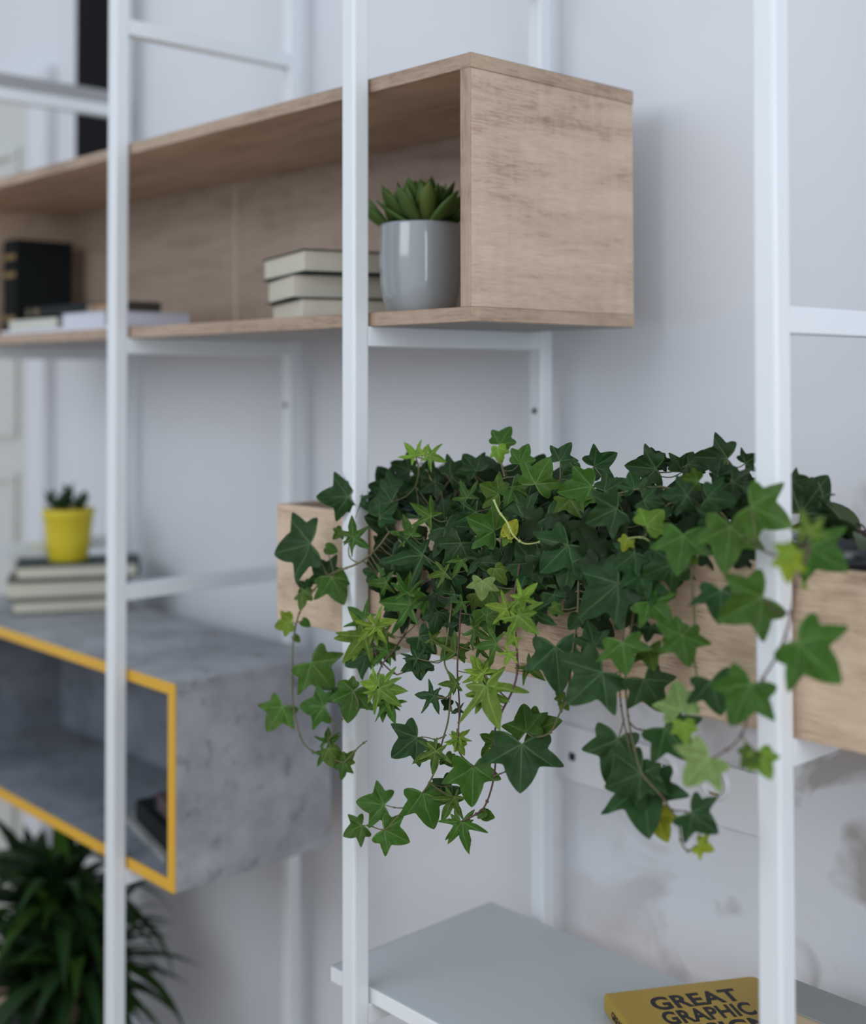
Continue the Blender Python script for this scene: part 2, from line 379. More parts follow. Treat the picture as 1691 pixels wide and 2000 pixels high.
# ------------------------------------------------------------------ planter
PX = -.9444; PZT = Z3+.1849; PT = .016; PB = BF+.235; PR = .42
t = thing('planter_box', ((PX+PR)/2, (BF+PB)/2, Z3), 'long oak planter trough holding the ivy between the posts', 'planter')
board('front_panel', PX, PR, BF, BF+PT, Z3, PZT, MT['planter'], t)
board('back_panel', PX, PR, PB-PT, PB, Z3, PZT, MT['planter'], t)
for a, b in ((PX, PX+PT), (PR-PT, PR)): board('end_panel', a, b, BF+PT, PB-PT, Z3, PZT, MT['woodY'], t)
board('bottom_panel', PX+PT, PR-PT, BF+PT, PB-PT, Z3, Z3+PT, MT['planter'], t)

# black nursery pots standing in the trough
def nursery_pot(x, r, top, label):
    y = (BF+PT+PB-PT)/2; z = Z3+PT+.0005; h = top-z
    p = thing('nursery_pot', (x, y, z), label, 'pot', 'black pots inside the planter')
    bm = bmesh.new(); lathe(bm, [(0, 0), (r*.72, 0), (r*.9, h-.026), (r*.97, h-.026), (r, h-.02), (r, h-.002), (r*.98, h), (r*.92, h), (r*.9, h-.004), (r*.86, h-.03), (0, h-.03)], 56, (x, y, z))
    obj('pot_shell', bm, MT['plastic'], p, smooth=True)
    bm = bmesh.new(); lathe(bm, [(0, h-.018), (r*.5, h-.014), (r*.865, h-.022), (r*.8, h-.029), (0, h-.029)], 32, (x, y, z)); obj('soil', bm, MT['soil'], p, smooth=True)
    return x, y, z+h
pots = []
for x, lab in ((-.66, 'black pot inside the planter hidden under the leftmost ivy stems'),
               (-.42, 'black pot inside the planter behind the thickest ivy'),
               (-.18, 'black pot inside the planter left of the nearest post')):
    pots.append(nursery_pot(x, .096, PZT+.012, lab))
rx = atY(1700, 1080, .14).x
pots.append(nursery_pot(rx, .098, PZT+.020, 'glossy black pot rim standing above the planter at the right edge'))

# ------------------------------------------------------------------ ivy
def ivy_leaf_mesh(name, half, droop, fold, wav, seed):
    """half: right half outline from the stalk notch round to the tip (unit length)"""
    rnd = random.Random(seed)
    o = [Vector((x, y)) for x, y in half]
    # round the outline a little
    pts = []
    for i in range(len(o)-1):
        p0 = o[max(i-1, 0)]; p1 = o[i]; p2 = o[i+1]; p3 = o[min(i+2, len(o)-1)]
        for k in range(2):
            t = k/2; pts.append(.5*((2*p1)+(-p0+p2)*t+(2*p0-5*p1+4*p2-p3)*t*t+(-p0+3*p1-3*p2+p3)*t**3))
    pts.append(o[-1])
    full = pts + [Vector((-p.x, p.y)) for p in pts[-2:0:-1]]
    C = Vector((0, .12)); n = len(full); bm = bmesh.new()
    def z(p):
        r = p.length
        lobes = abs(math.sin(2.4*math.atan2(abs(p.x), p.y+.05)))
        return fold*abs(p.x)*(1-.5*abs(p.x)) - droop*r*r*.8 + .05*lobes*r + wav*noise.noise(Vector((p.x*3, p.y*3, seed)))
    c = bm.verts.new((C.x, C.y, z(C)))
    rings = []
    for f in (.34, .68, 1.0):
        rings.append([bm.verts.new((C.x+(p.x-C.x)*f, C.y+(p.y-C.y)*f, z(C+(p-C)*f))) for p in full])
    for i in range(n):
        j = (i+1) % n; bm.faces.new((c, rings[0][i], rings[0][j]))
        for a, b in zip(rings, rings[1:]): bm.faces.new((a[i], b[i], b[j], a[j]))
    me = bpy.data.meshes.new(name); bmesh.ops.recalc_face_normals(bm, faces=bm.faces); bm.normal_update(); bm.to_mesh(me); bm.free()
    me.materials.append(MT['ivy'])
    for p in me.polygons: p.use_smooth = True
    return me
BROAD = [(0, .0), (.08, -.08), (.24, -.19), (.42, -.24), (.53, -.22), (.55, -.08), (.49, .06), (.58, .15), (.72, .30), (.80, .42), (.66, .45), (.46, .45), (.34, .47), (.30, .58), (.21, .77), (.09, .93), (0, 1.0)]
STAR = [(0, .0), (.06, -.06), (.22, -.20), (.40, -.30), (.42, -.27), (.34, -.10), (.24, .04), (.42, .14), (.66, .36), (.72, .47), (.52, .40), (.30, .31), (.17, .30), (.18, .48), (.12, .72), (.05, .90), (0, 1.0)]
COMP = [(0, .0), (.10, -.09), (.28, -.16), (.42, -.11), (.46, .02), (.44, .14), (.52, .24), (.58, .38), (.52, .46), (.38, .48), (.28, .52), (.25, .64), (.17, .80), (.07, .94), (0, 1.0)]
RND = [(0, .0), (.12, -.10), (.32, -.08), (.44, .12), (.45, .36), (.38, .58), (.26, .76), (.12, .92), (0, 1.0)]
LM = {}
for k, half in (('B', BROAD), ('S', STAR), ('C', COMP), ('R', RND)):
    LM[k] = [ivy_leaf_mesh('ivy_leaf_'+k.lower(), half, dr_, fo, .10, sd) for dr_, fo, sd in ((.10, .10, 1.3), (.28, -.16, 5.7), (-.05, .26, 9.1))]
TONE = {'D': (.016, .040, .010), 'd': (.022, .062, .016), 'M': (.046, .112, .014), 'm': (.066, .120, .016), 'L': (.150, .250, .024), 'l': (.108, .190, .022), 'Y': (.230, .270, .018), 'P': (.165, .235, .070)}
ivy = thing('ivy_plant', (-.42, BF+.11, Z3+.16), 'trailing green ivy spilling over the front of the oak planter', 'plant')
LEAVES = """
607 1062 536 1079 d B -.03
680 970 618 972 d B -.005
690 1050 687 1005 M S -.03
690 1050 722 1072 M S -.03
668 1036 650 1054 m C -.02
636 1069 660 1076 M R -.015
640 1126 611 1092 d B -.01
648 1127 670 1173 M B -.02
594 1153 583 1190 m C -.03
602 1150 578 1135 d C -.02
570 1214 537 1226 L C -.035
590 1211 607 1222 M R -.02
574 1242 586 1254 m R -.03
712 1210 676 1182 M S -.03
733 1222 778 1211 L S -.05
728 1222 697 1254 L S -.05
733 1225 757 1257 l S -.05
715 1240 651 1248 l S -.03
712 1242 668 1294 l S -.04
715 1276 672 1298 d B -.02
757 1270 724 1303 M S -.02
765 980 712 990 d B .02
770 960 720 948 d B .06
842 1010 800 981 M S -.005
800 1048 768 1040 M S -.01
802 1046 787 1004 M S -.01
826 1083 752 1093 d S -.01
755 1138 710 1140 M S -.015
736 1120 706 1109 d C .0
804 1182 740 1176 M S -.01
818 1243 851 1276 d B -.01
836 1292 798 1302 d B -.005
812 892 789 864 L S .03
826 888 839 866 L S .03
838 888 872 903 l S .03
975 868 998 831 M C .09
972 873 976 906 L C .08
1014 906 1032 867 M C .08
1045 946 1071 897 M B .02
1093 901 1113 865 d B .08
1160 911 1203 886 d B .07
1132 921 1098 931 d C .06
1156 950 1088 962 M C .05
1113 974 1133 1011 m B .03
1205 994 1148 1020 d B .01
965 1037 914 1011 M B -.01
990 1048 1008 1012 Y R -.03
992 1046 982 1068 l C -.025
912 973 892 934 M S .03
975 965 938 947 m B .02
1112 1101 1101 1157 d B -.005
1110 1064 1058 1116 d B .0
1208 1139 1131 1201 d B -.02
942 1134 938 1171 P B -.06
966 1110 990 1143 m C -.03
1018 1169 1050 1138 L S -.06
1016 1170 1024 1196 L S -.06
990 1190 946 1180 L S -.06
995 1186 985 1216 L S -.055
1010 1201 1054 1242 l S -.06
1012 1200 1050 1196 l S -.06
1008 1204 1002 1238 L S -.06
1040 1196 1083 1223 d S -.04
1078 1184 1100 1200 m C -.03
1085 1263 1091 1352 d B -.03
1160 1262 1148 1214 d B -.02
1131 1204 1110 1231 d R -.02
1215 1255 1222 1313 M B -.04
1177 1313 1112 1373 d B -.04
905 1216 912 1174 D B .0
886 1214 874 1246 D C .0
970 1258 919 1263 M S -.04
1006 1244 985 1263 L S -.05
996 1275 984 1302 L S -.05
1000 1258 1006 1240 L C -.05
945 1316 912 1275 L S -.05
941 1313 959 1282 l S -.05
942 1316 905 1308 L S -.05
948 1338 967 1419 l S -.06
956 1356 996 1371 l S -.06
941 1356 908 1360 l S -.055
950 1352 928 1396 l S -.055
1029 1299 1064 1329 m S -.02
1098 1366 1085 1346 m C -.02
1098 1370 1112 1388 m C -.02
1028 1430 1020 1375 M B -.02
1030 1430 1096 1404 M C -.015
1019 1453 1016 1542 d B -.04
925 1497 922 1573 M B -.04
896 1441 918 1420 L S -.05
892 1446 868 1455 L S -.05
894 1446 880 1422 l S -.05
893 1450 905 1475 l C -.05
967 1450 937 1434 M C -.02
955 1462 940 1478 M R -.02
902 1604 910 1669 M S -.05
900 1604 876 1650 M S -.048
885 1560 862 1606 m S -.03
888 1556 898 1590 m S -.03
882 1534 848 1567 d B -.02
870 1478 884 1500 M C -.03
944 1590 967 1598 M R -.04
948 1582 930 1596 M R -.04
825 1548 841 1616 M B -.05
750 1572 696 1564 M B -.05
707 1612 671 1629 M B -.06
750 1620 797 1644 M B -.06
815 1440 768 1478 d B -.04
850 1468 803 1490 m S -.06
852 1466 845 1516 m S -.06
854 1466 838 1444 m C -.055
845 1360 806 1354 d S -.03
848 1358 856 1396 d S -.03
892 1335 853 1336 m S -.04
890 1338 884 1358 m S -.04
880 1378 860 1368 D C -.01
900 1385 878 1392 D S -.02
608 1294 649 1345 M B -.04
552 1380 522 1426 M B -.05
633 1380 582 1378 M B -.05
668 1354 638 1370 d C -.03
690 1350 678 1409 M B -.05
690 1348 660 1330 M C -.045
735 1341 697 1333 L S -.06
737 1340 723 1314 L C -.06
740 1345 786 1382 l S -.06
742 1344 793 1350 l S -.06
749 1368 747 1411 M S -.05
758 1372 771 1414 M S -.05
640 1451 667 1436 M S -.04
640 1450 641 1419 M S -.04
634 1468 618 1499 M S -.04
642 1462 664 1500 m R -.05
672 1490 663 1521 M B -.05
674 1488 693 1466 M C -.05
815 1290 822 1327 d B -.02
812 1288 782 1312 d S -.02
736 1280 722 1309 d S -.02
748 1276 762 1298 d S -.02
1258 1326 1297 1389 d B -.03
1330 1389 1317 1330 P B -.07
1298 1421 1353 1484 d B -.04
1335 1411 1341 1456 L C -.08
1467 1335 1430 1413 M B -.09
1388 1329 1407 1394 d B -.05
1385 1480 1340 1533 P B -.12
1470 1466 1448 1502 m C -.10
1480 1470 1504 1521 l C -.10
1557 1253 1627 1327 M B -.10
1350 1587 1400 1627 d B -.06
1280 1588 1304 1646 Y C -.05
1364 1650 1393 1660 Y B -.06
1252 1510 1185 1538 d B -.06
1255 1530 1264 1628 d B -.045
1252 1512 1303 1551 d C -.055
1207 1443 1190 1528 d B -.04
1426 1028 1413 1113 M B -.03
1466 988 1541 1024 M B -.05
1334 1045 1321 1119 M B -.03
1262 1027 1299 989 l C -.01
1226 1051 1213 1077 Y C -.01
1316 1100 1254 1126 d B -.01
1326 1108 1320 1146 d B .0
1490 1166 1405 1211 M B -.07
1408 1153 1404 1212 d B -.04
1580 1070 1652 1115 M B -.03
1542 1086 1537 1138 Y B -.15
1545 1082 1510 1062 L C -.15
1576 1042 1564 991 l S -.15
1584 1042 1610 1010 l S -.15
1566 1142 1578 1150 L R -.08
1562 1003 1617 932 D B .12
1240 956 1230 922 d B .04
1257 976 1296 985 d B .02
1345 906 1379 913 D B .12
1332 922 1352 885 D B .12
1421 896 1360 892 D B .12
1455 905 1478 888 D B .12
1286 903 1243 898 D C .12
1287 904 1316 902 D C .12
1281 915 1224 910 d B .10
1364 940 1324 932 m C .05
1342 968 1294 966 d B .03
1381 972 1432 978 d B .03
1267 1175 1309 1213 M B -.02
1332 1240 1345 1300 M B -.05
1330 1240 1278 1215 M C -.045
1243 1216 1246 1246 D R -.01
1266 1268 1276 1306 m B -.02
1272 1222 1262 1252 D B -.005
1350 1085 1362 1104 l R -.03
1548 940 1578 933 D B .10
1606 968 1628 990 D S .12
1560 965 1540 925 D B .13
1180 960 1220 935 d B .05
1150 985 1190 960 D B .05
1040 1100 1010 1060 d B .0
880 1120 850 1160 d B -.005
900 1060 870 1110 d B .0
870 1030 905 1075 d B .01
940 1090 910 1120 d S .0
990 1100 960 1150 D B .0
960 1120 1000 1090 d B .0
880 930 915 900 d B .08
930 920 905 890 d B .09
770 930 740 950 D B .08
800 920 765 905 D B .09
850 940 820 960 D B .06
1000 950 1030 985 M B .03
1070 1010 1110 1040 d B .01
1020 1010 1000 960 d B .03
1240 1080 1200 1110 d B -.005
1240 1100 1290 1080 d B .0
1250 1120 1262 1170 d B -.01
1290 1020 1240 1000 d B .02
1400 1010 1360 1040 d B .01
1430 940 1470 960 D B .08
1400 930 1440 915 D B .09
930 1000 890 1020 d S .01
1060 1090 1075 1145 d B .0
1030 1110 1065 1150 d B -.005
700 975 730 1000 d S .01
740 1010 775 985 d B .0
""".strip().splitlines()
leaf_pts = []
inner = []; last_leaf = [None]
def add_leaf(a, tip, tone, shape, N, k=None, wid=1.0):
    v = tip-a; ln = v.length
    if ln < 1e-4: return
    y = v/ln; x = y.cross(N).normalized(); z = x.cross(y).normalized()
    rnd = random
    me = LM[shape][rnd.randrange(3) if k is None else k]
    o = bpy.data.objects.new('leaf', me); COL.objects.link(o)
    wf = rnd.uniform(.9, 1.15)*wid
    if shape == 'B': ln *= 1.07
    Mx = Matrix((x*(ln*wf), y*ln, z*ln)).transposed().to_4x4(); Mx.translation = a
    o.parent = ivy; o.matrix_parent_inverse = parent_world(ivy).inverted(); o.matrix_basis = Mx
    c = TONE[tone]; j = rnd.uniform(.85, 1.18)
    o.color = (c[0]*j*rnd.uniform(.9, 1.12), c[1]*j, c[2]*j, 1)
    last_leaf[0] = o; leaf_pts.append((a, y, ln))
def leaf_normal(a, spread):
    tc = (CAM-a).normalized()
    n = tc*.75 + Vector((0, -1, 0))*.30 + Vector((0, 0, 1))*.25 + Vector([random.uniform(-1, 1) for _ in range(3)])*spread
    return n.normalized()
def px_leaf(u, v, tu, tv, tone, shape, Y, spread=.34):
    a = atY(u, v, Y)
    for _ in range(12):
        N = leaf_normal(a, spread)
        if N.dot(ray(u, v)) < -.55: break
    tip = on_plane(tu, tv, a, N)
    add_leaf(a, tip, tone, shape, N)
for ln in LEAVES:
    f = ln.split(); px_leaf(*map(float, f[:4]), f[4], f[5], float(f[6]))
# inner leaves filling the crown of the plant and the upper part of the curtain
def fill(n, u0, u1, v0, v1, y0, y1, tones, s0, s1, shapes='BBBSC', top=None, keep=True):
    for _ in range(n):
        u = random.uniform(u0, u1); v = random.uniform(v0, v1)
        if top and v < top(u): v = top(u)+random.uniform(0, 30)
        f = (v-v0)/(v1-v0)
        Y = y1+(y0-y1)*f+random.uniform(-.012, .012)
        an = random.uniform(0, 2*math.pi) if random.random() < .4 else random.gauss(math.pi/2, .9)
        s = random.uniform(s0, s1)
        px_leaf(u, v, u+s*math.cos(an), v+s*math.sin(an), random.choice(tones), random.choice(shapes), Y, .45)
        if not keep: inner.append(bpy.data.objects[-1] if False else last_leaf[0])
top = lambda u: 925+ (20 if u < 800 else 0) + (10 if u > 1380 else 0)
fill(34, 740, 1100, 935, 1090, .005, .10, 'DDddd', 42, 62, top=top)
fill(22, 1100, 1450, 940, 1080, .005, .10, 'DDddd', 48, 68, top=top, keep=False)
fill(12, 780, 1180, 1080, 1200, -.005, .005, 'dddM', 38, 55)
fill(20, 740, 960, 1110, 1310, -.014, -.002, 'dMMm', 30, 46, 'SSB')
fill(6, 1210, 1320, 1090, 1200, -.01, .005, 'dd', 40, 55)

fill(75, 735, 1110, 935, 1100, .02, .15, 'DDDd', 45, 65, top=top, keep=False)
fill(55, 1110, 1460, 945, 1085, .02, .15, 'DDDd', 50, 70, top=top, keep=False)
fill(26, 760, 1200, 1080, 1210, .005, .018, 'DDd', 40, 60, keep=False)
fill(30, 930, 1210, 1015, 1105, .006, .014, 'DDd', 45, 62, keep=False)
# the leaves deep inside cannot be picked apart: one joined part
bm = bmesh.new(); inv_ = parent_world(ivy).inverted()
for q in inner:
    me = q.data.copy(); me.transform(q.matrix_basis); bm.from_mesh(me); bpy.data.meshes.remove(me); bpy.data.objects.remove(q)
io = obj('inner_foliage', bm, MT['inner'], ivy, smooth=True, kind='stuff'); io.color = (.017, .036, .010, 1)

# vines: measured runs of the hanging stems
VINES = [
 ('stem', .0014, [(760, 1040, .0), (735, 1072, -.01), (700, 1100, -.018), (640, 1125, -.02), (600, 1170, -.028), (582, 1205, -.03), (573, 1250, -.035), (571, 1310, -.04), (572, 1370, -.045), (580, 1415, -.045), (592, 1450, -.042), (615, 1470, -.04), (645, 1482, -.045), (672, 1490, -.05)]),
 ('stem', .0010, [(700, 1100, -.018), (684, 1090, -.02), (681, 1070, -.025), (690, 1050, -.03)]),
 ('stem', .0012, [(885, 1120, .0), (882, 1180, -.005), (873, 1250, -.015), (868, 1295, -.02), (880, 1330, -.03), (876, 1400, -.04), (866, 1440, -.045), (855, 1480, -.05), (845, 1515, -.05), (825, 1548, -.05), (792, 1577, -.052), (772, 1600, -.055), (750, 1620, -.06), (722, 1613, -.06), (707, 1612, -.06)]),
 ('stem', .0009, [(870, 1436, -.045), (852, 1444, -.045), (832, 1440, -.042), (815, 1440, -.04)]),
 ('stem', .0009, [(792, 1577, -.052), (775, 1578, -.052), (750, 1572, -.05)]),
 ('stemred', .0012, [(900, 1190, -.003), (896, 1250, -.015), (893, 1310, -.03), (897, 1380, -.04), (895, 1430, -.05), (897, 1470, -.04), (925, 1497, -.04)]),
 ('stemred', .0015, [(1018, 1060, .0), (1015, 1100, -.01), (1006, 1150, -.03), (1000, 1195, -.05), (1008, 1250, -.045), (1010, 1310, -.04), (1000, 1350, -.045), (980, 1390, -.045), (966, 1430, -.035), (968, 1480, -.04), (962, 1530, -.04), (948, 1572, -.045), (930, 1590, -.045), (902, 1604, -.05)]),
 ('stem', .0010, [(966, 1515, -.04), (985, 1508, -.045), (1000, 1500, -.045), (1019, 1453, -.04)]),
 ('stem', .0014, [(1130, 1130, -.005), (1128, 1200, -.015), (1120, 1260, -.02), (1113, 1320, -.025), (1108, 1365, -.02), (1092, 1395, -.02), (1075, 1430, -.02), (1045, 1440, -.025), (1028, 1430, -.02)]),
 ('stem', .0013, [(1240, 1110, .0), (1240, 1170, -.01), (1232, 1230, -.02), (1222, 1300, -.03), (1222, 1350, -.035), (1228, 1410, -.045), (1240, 1465, -.055), (1254, 1512, -.06), (1290, 1553, -.058), (1315, 1590, -.06), (1326, 1615, -.06), (1330, 1645, -.06), (1343, 1662, -.06), (1355, 1655, -.06), (1364, 1650, -.06)]),
 ('stem', .0011, [(1222, 1130, .0), (1222, 1190, -.01), (1215, 1260, -.025), (1210, 1340, -.035), (1216, 1400, -.04), (1225, 1440, -.045), (1232, 1480, -.05)]),
 ('stem', .0009, [(1218, 1405, -.04), (1213, 1425, -.04), (1207, 1443, -.04)]),
 ('stemred', .0010, [(1230, 1412, -.045), (1245, 1424, -.045), (1275, 1426, -.04), (1298, 1421, -.04)]),
 ('stem', .0014, [(1350, 1105, -.01), (1352, 1160, -.02), (1356, 1210, -.03), (1354, 1270, -.04), (1360, 1320, -.045), (1358, 1355, -.05), (1340, 1385, -.06)]),
 ('stem', .0009, [(1355, 1165, -.02), (1368, 1178, -.025), (1385, 1170, -.03), (1408, 1153, -.04)]),
 ('stemred', .0012, [(1440, 1040, -.01), (1472, 1064, -.05), (1500, 1080, -.09), (1520, 1086, -.13), (1545, 1090, -.15)]),
 ('stemred', .0014, [(1580, 1070, -.04), (1570, 1100, -.06), (1555, 1130, -.08), (1549, 1175, -.085), (1540, 1220, -.09), (1520, 1275, -.095), (1490, 1325, -.09), (1467, 1370, -.09), (1455, 1420, -.10), (1435, 1452, -.11), (1410, 1470, -.115), (1392, 1482, -.12)]),
 ('stem', .0009, [(1448, 1440, -.105), (1460, 1452, -.10), (1474, 1466, -.10)]),
 ('stemred', .0009, [(1543, 1195, -.088), (1525, 1198, -.08), (1508, 1190, -.075), (1490, 1166, -.07)]),
 ('stemred', .0011, [(1290, 1553, -.058), (1310, 1580, -.06), (1330, 1584, -.06), (1350, 1587, -.06)]),
 ('stemred', .0013, [(790, 1240, .0), (768, 1270, -.02), (745, 1300, -.035), (735, 1340, -.055), (748, 1365, -.05)]),
 ('stemred', .0013, [(722, 1225, -.045), (726, 1250, -.04), (735, 1280, -.03), (757, 1305, -.03), (775, 1318, -.025)]),
 ('stem', .0010, [(690, 1350, -.05), (700, 1380, -.05), (675, 1400, -.05), (655, 1420, -.045), (640, 1451, -.04)]),
 ('stempale', .0013, [(965, 978, -.02), (975, 1000, -.028), (990, 1020, -.032), (1002, 1045, -.032), (1025, 1062, -.02), (1058, 1058, -.01)]),
 ('stempale', .0009, [(1275, 1062, .0), (1255, 1050, -.008), (1226, 1051, -.01)]),
 ('stem', .0012, [(812, 950, .05), (818, 920, .035), (812, 892, .03)]),
 ('stem', .0012, [(985, 930, .06), (978, 900, .08), (975, 868, .09)]),
 ('stem', .0010, [(1094, 940, .07), (1094, 901, .08)]), ('stem', .0010, [(1190, 950, .06), (1160, 911, .07)]),
 ('stem', .0010, [(1285, 935, .11), (1286, 903, .12)]), ('stem', .0010, [(1422, 930, .11), (1421, 896, .12)]),
 ('stem', .0012, [(672, 1490, -.05), (690, 1470, -.05), (705, 1455, -.055), (716, 1447, -.06)]),
]
vine_pts = []
def px_vine(m, r, pts, name='vine'):
    P = smooth_path([atY(u, v, y) for u, v, y in pts], 5)
    bm = bmesh.new(); tube(bm, P, r*1.1, r*.75, 6)
    for k in range(0, len(P), 6):          # small nodes
        bmesh.ops.create_icosphere(bm, subdivisions=1, radius=r*1.7, matrix=Matrix.Translation(P[k]))
    obj(name, bm, MT[m], ivy, smooth=True); vine_pts.extend(P)
for m, r, pts in VINES: px_vine(m, r, pts)
# runners from the soil up to where the long stems start
bm = bmesh.new()
for x, y, z in pots[:3]:
    for k in range(9):
        a = random.uniform(0, 6.28); q = Vector((x+.05*math.cos(a), y+.05*math.sin(a), z-.02))
        e = Vector((x+random.uniform(-.1, .1), random.uniform(BF-.02, PB-.05), z+random.uniform(.015, .06)))
        tube(bm, smooth_path([q, (q+e)/2+Vector((0, 0, .04)), e], 5), .0016, .0012, 5); vine_pts.append(e)
obj('crown_stems', bm, MT['stem'], ivy, smooth=True, kind='stuff')
# leaf stalks
bm = bmesh.new()
for a, y, ln in leaf_pts:
    near = min(vine_pts, key=lambda p: (p-a).length_squared); d = near-a
    if d.length > .055: near = a + (-y*.6 + Vector((0, .5, .1))).normalized()*.022
    elif d.length < .002: continue
    mid = (a+near)/2 + Vector((0, .003, -.004))
    tube(bm, smooth_path([near, mid, a+Vector((0, .0005, 0))], 3), .0009, .0007, 4)
obj('leaf_stalks', bm, MT['stem'], ivy, smooth=True, kind='stuff')

# small drooping plant in the right-hand pot
def strap_leaf(bm, base, dirv, length, width, curl, side=Vector((0, 0, 1)), n=9, cup=.25):
    d = dirv.normalized(); up = side
    s = d.cross(up).normalized(); up = s.cross(d)
    prev = None; p = Vector(base); ang = 0
    for i in range(n):
        t = i/(n-1); wdt = width*math.sin(math.pi*(.08+.92*t)**.75)*.5 if i < n-1 else .0004
        dd = d*math.cos(ang)-up*math.sin(ang); nn = up*math.cos(ang)+d*math.sin(ang)
        row = [bm.verts.new(p-s*wdt+nn*wdt*cup), bm.verts.new(p), bm.verts.new(p+s*wdt+nn*wdt*cup)]
        if prev:
            for k in range(2): bm.faces.new((prev[k], prev[k+1], row[k+1], row[k]))
        prev = row; p = p+dd*(length/(n-1)); ang += curl/(n-1)
px_, py_, pz_ = pots[3]
t = thing('potted_seedling', (px_, py_, pz_-.02), 'dark small-leaved seedling drooping in the pot at the right edge', 'plant')
bm = bmesh.new()
for a in (200, 150, 260, 100): tube(bm, smooth_path([(px_, py_, pz_-.02), (px_+.02*math.cos(R(a)), py_+.02*math.sin(R(a)), pz_+.01), (px_+.04*math.cos(R(a)), py_+.04*math.sin(R(a)), pz_+.015)], 4), .0015, .001, 5)
obj('stem', bm, MT['stemred'], t, smooth=True)
for a, l, wd, cu, el in ((195, .085, .03, 1.3, 30), (225, .08, .034, 1.6, 20), (250, .07, .03, .9, 45), (165, .07, .028, .9, 55), (290, .07, .03, 1.2, 25), (210, .07, .022, .3, 60), (320, .06, .03, 1.2, 30), (100, .06, .03, 1.0, 40)):
    bm = bmesh.new(); dv = Vector((math.cos(R(a))*math.cos(R(el)), math.sin(R(a))*math.cos(R(el)), math.sin(R(el))))
    strap_leaf(bm, (px_+.03*math.cos(R(a)), py_+.03*math.sin(R(a)), pz_+.0), dv, l, wd, cu, cup=.5)
    o = obj('leaf', bm, MT['blade'], t, smooth=True); o.color = (.05, .075, .03, 1)

# ------------------------------------------------------------------ books
def book(name, label, cat, origin, ang, L, W, Th, cover, page, spine='x1', group=None, ct=.0022, rounded=False, title=None):
    """lying book: origin = near-left bottom corner, local x along ang (length L), local y to the left of it (width W)"""
    t = thing(name, origin, label, cat, group); M = Matrix.Translation(origin) @ Matrix.Rotation(R(ang), 4, 'Z')
    bm = bmesh.new(); box(bm, 0, L, 0, W, 0, ct, bevel=.0005, seg=1, M=M); box(bm, 0, L, 0, W, Th-ct, Th, bevel=.0005, seg=1, M=M)
    if spine == 'x1': box(bm, L-ct, L+(.003 if rounded else 0), 0, W, ct, Th-ct, M=M); pg = (.004, L-ct-.0002, .004, W-.004)
    if spine == 'x0': box(bm, -(.003 if rounded else 0), ct, 0, W, ct, Th-ct, M=M); pg = (ct+.0002, L-.004, .004, W-.004)
    if spine == 'y1': box(bm, 0, L, W-ct, W, ct, Th-ct, M=M); pg = (.004, L-.004, .004, W-ct-.0002)
    if spine == 'y0': box(bm, 0, L, 0, ct, ct, Th-ct, M=M); pg = (.004, L-.004, ct+.0002, W-.004)
    obj('cover', bm, cover, t)
    bm = bmesh.new(); box(bm, pg[0], pg[1], pg[2], pg[3], ct+.0001, Th-ct-.0001, M=M); obj('page_block', bm, page, t)
    return t, M
def lay(u, v, Z, Zs): p = atZ(u, v, Z); return Vector((p.x, p.y, Zs))

# three cream-paged hardbacks left of the grey pot
z = FLOOR1+.0004
specs = [(.034, 588, 67, .225, 'bottom'), (.041, 570, 67, .195, 'middle'), (.038, 592, 72, .225, 'top')]
for th, u, ang, wid_, pos in specs:
    # corner nearest the camera; local x runs to the back right, local y to the left
    c = atY(u, 560, BF+.035)
    o = Vector((c.x, c.y, z))
    book('book', {'bottom': 'dark green hardback with cream pages, lowest of the three left of the grey pot',
                  'middle': 'dark green hardback with cream pages, middle one of three left of the grey pot',
                  'top': 'dark green hardback with cream pages, topmost of three left of the grey pot'}[pos], 'book',
         o, ang, .165, wid_, th, MT['green_cover'], MT['page'], 'x1', 'hardbacks stacked by the grey pot')
    z += th+.0003

# grey glazed pot with a succulent
GP = atY(822, 560, BF+.105); GP = Vector((GP.x, GP.y, FLOOR1+.0003))
gr = .0645; gh = .139
t = thing('plant_pot', GP, 'glossy pale grey ceramic pot inside the oak box', 'pot')
bm = bmesh.new()
lathe(bm, [(0, 0), (gr*.74, 0), (gr*.78, .002), (gr*.86, .012), (gr*.93, .028), (gr*.975, .05), (gr, .085), (gr, gh-.003), (gr*.985, gh), (gr*.93, gh), (gr*.915, gh-.004), (gr*.90, gh-.03), (0, gh-.03)], 64, GP)
obj('pot_body', bm, MT['ceramic'], t, smooth=True)
bm = bmesh.new(); lathe(bm, [(0, gh-.012), (gr*.6, gh-.014), (gr*.90, gh-.018), (gr*.89, gh-.029), (0, gh-.0295)], 32, GP); obj('soil', bm, MT['soil'], t, smooth=True)
def fleshy_leaf(bm, base, dirv, L, W, th):
    d = dirv.normalized(); s = d.cross(Vector((0, 0, 1))); s = s.normalized() if s.length > .05 else Vector((1, 0, 0)); n = s.cross(d)
    rings = []
    for t_, wf in ((0, .45), (.2, .72), (.45, 1), (.65, .95), (.82, .65), (.93, .32), (1, .03)):
        c = Vector(base)+d*(L*t_)+n*(L*.12*t_*t_)
        rings.append([bm.verts.new(c+s*(W*.5*wf*math.cos(a))+n*(th*.5*wf*(1 if math.sin(a) < 0 else .45)*math.sin(a))) for a in [k*math.pi/4 for k in range(8)]])
    for a, b in zip(rings, rings[1:]):
        for k in range(8): bm.faces.new((a[k], a[(k+1) % 8], b[(k+1) % 8], b[k]))
    bm.faces.new(rings[0][::-1]); bm.faces.new(rings[-1])
t = thing('succulent', GP+Vector((0, 0, gh-.012)), 'green rosette succulent with pointed leaves in the grey pot', 'plant')
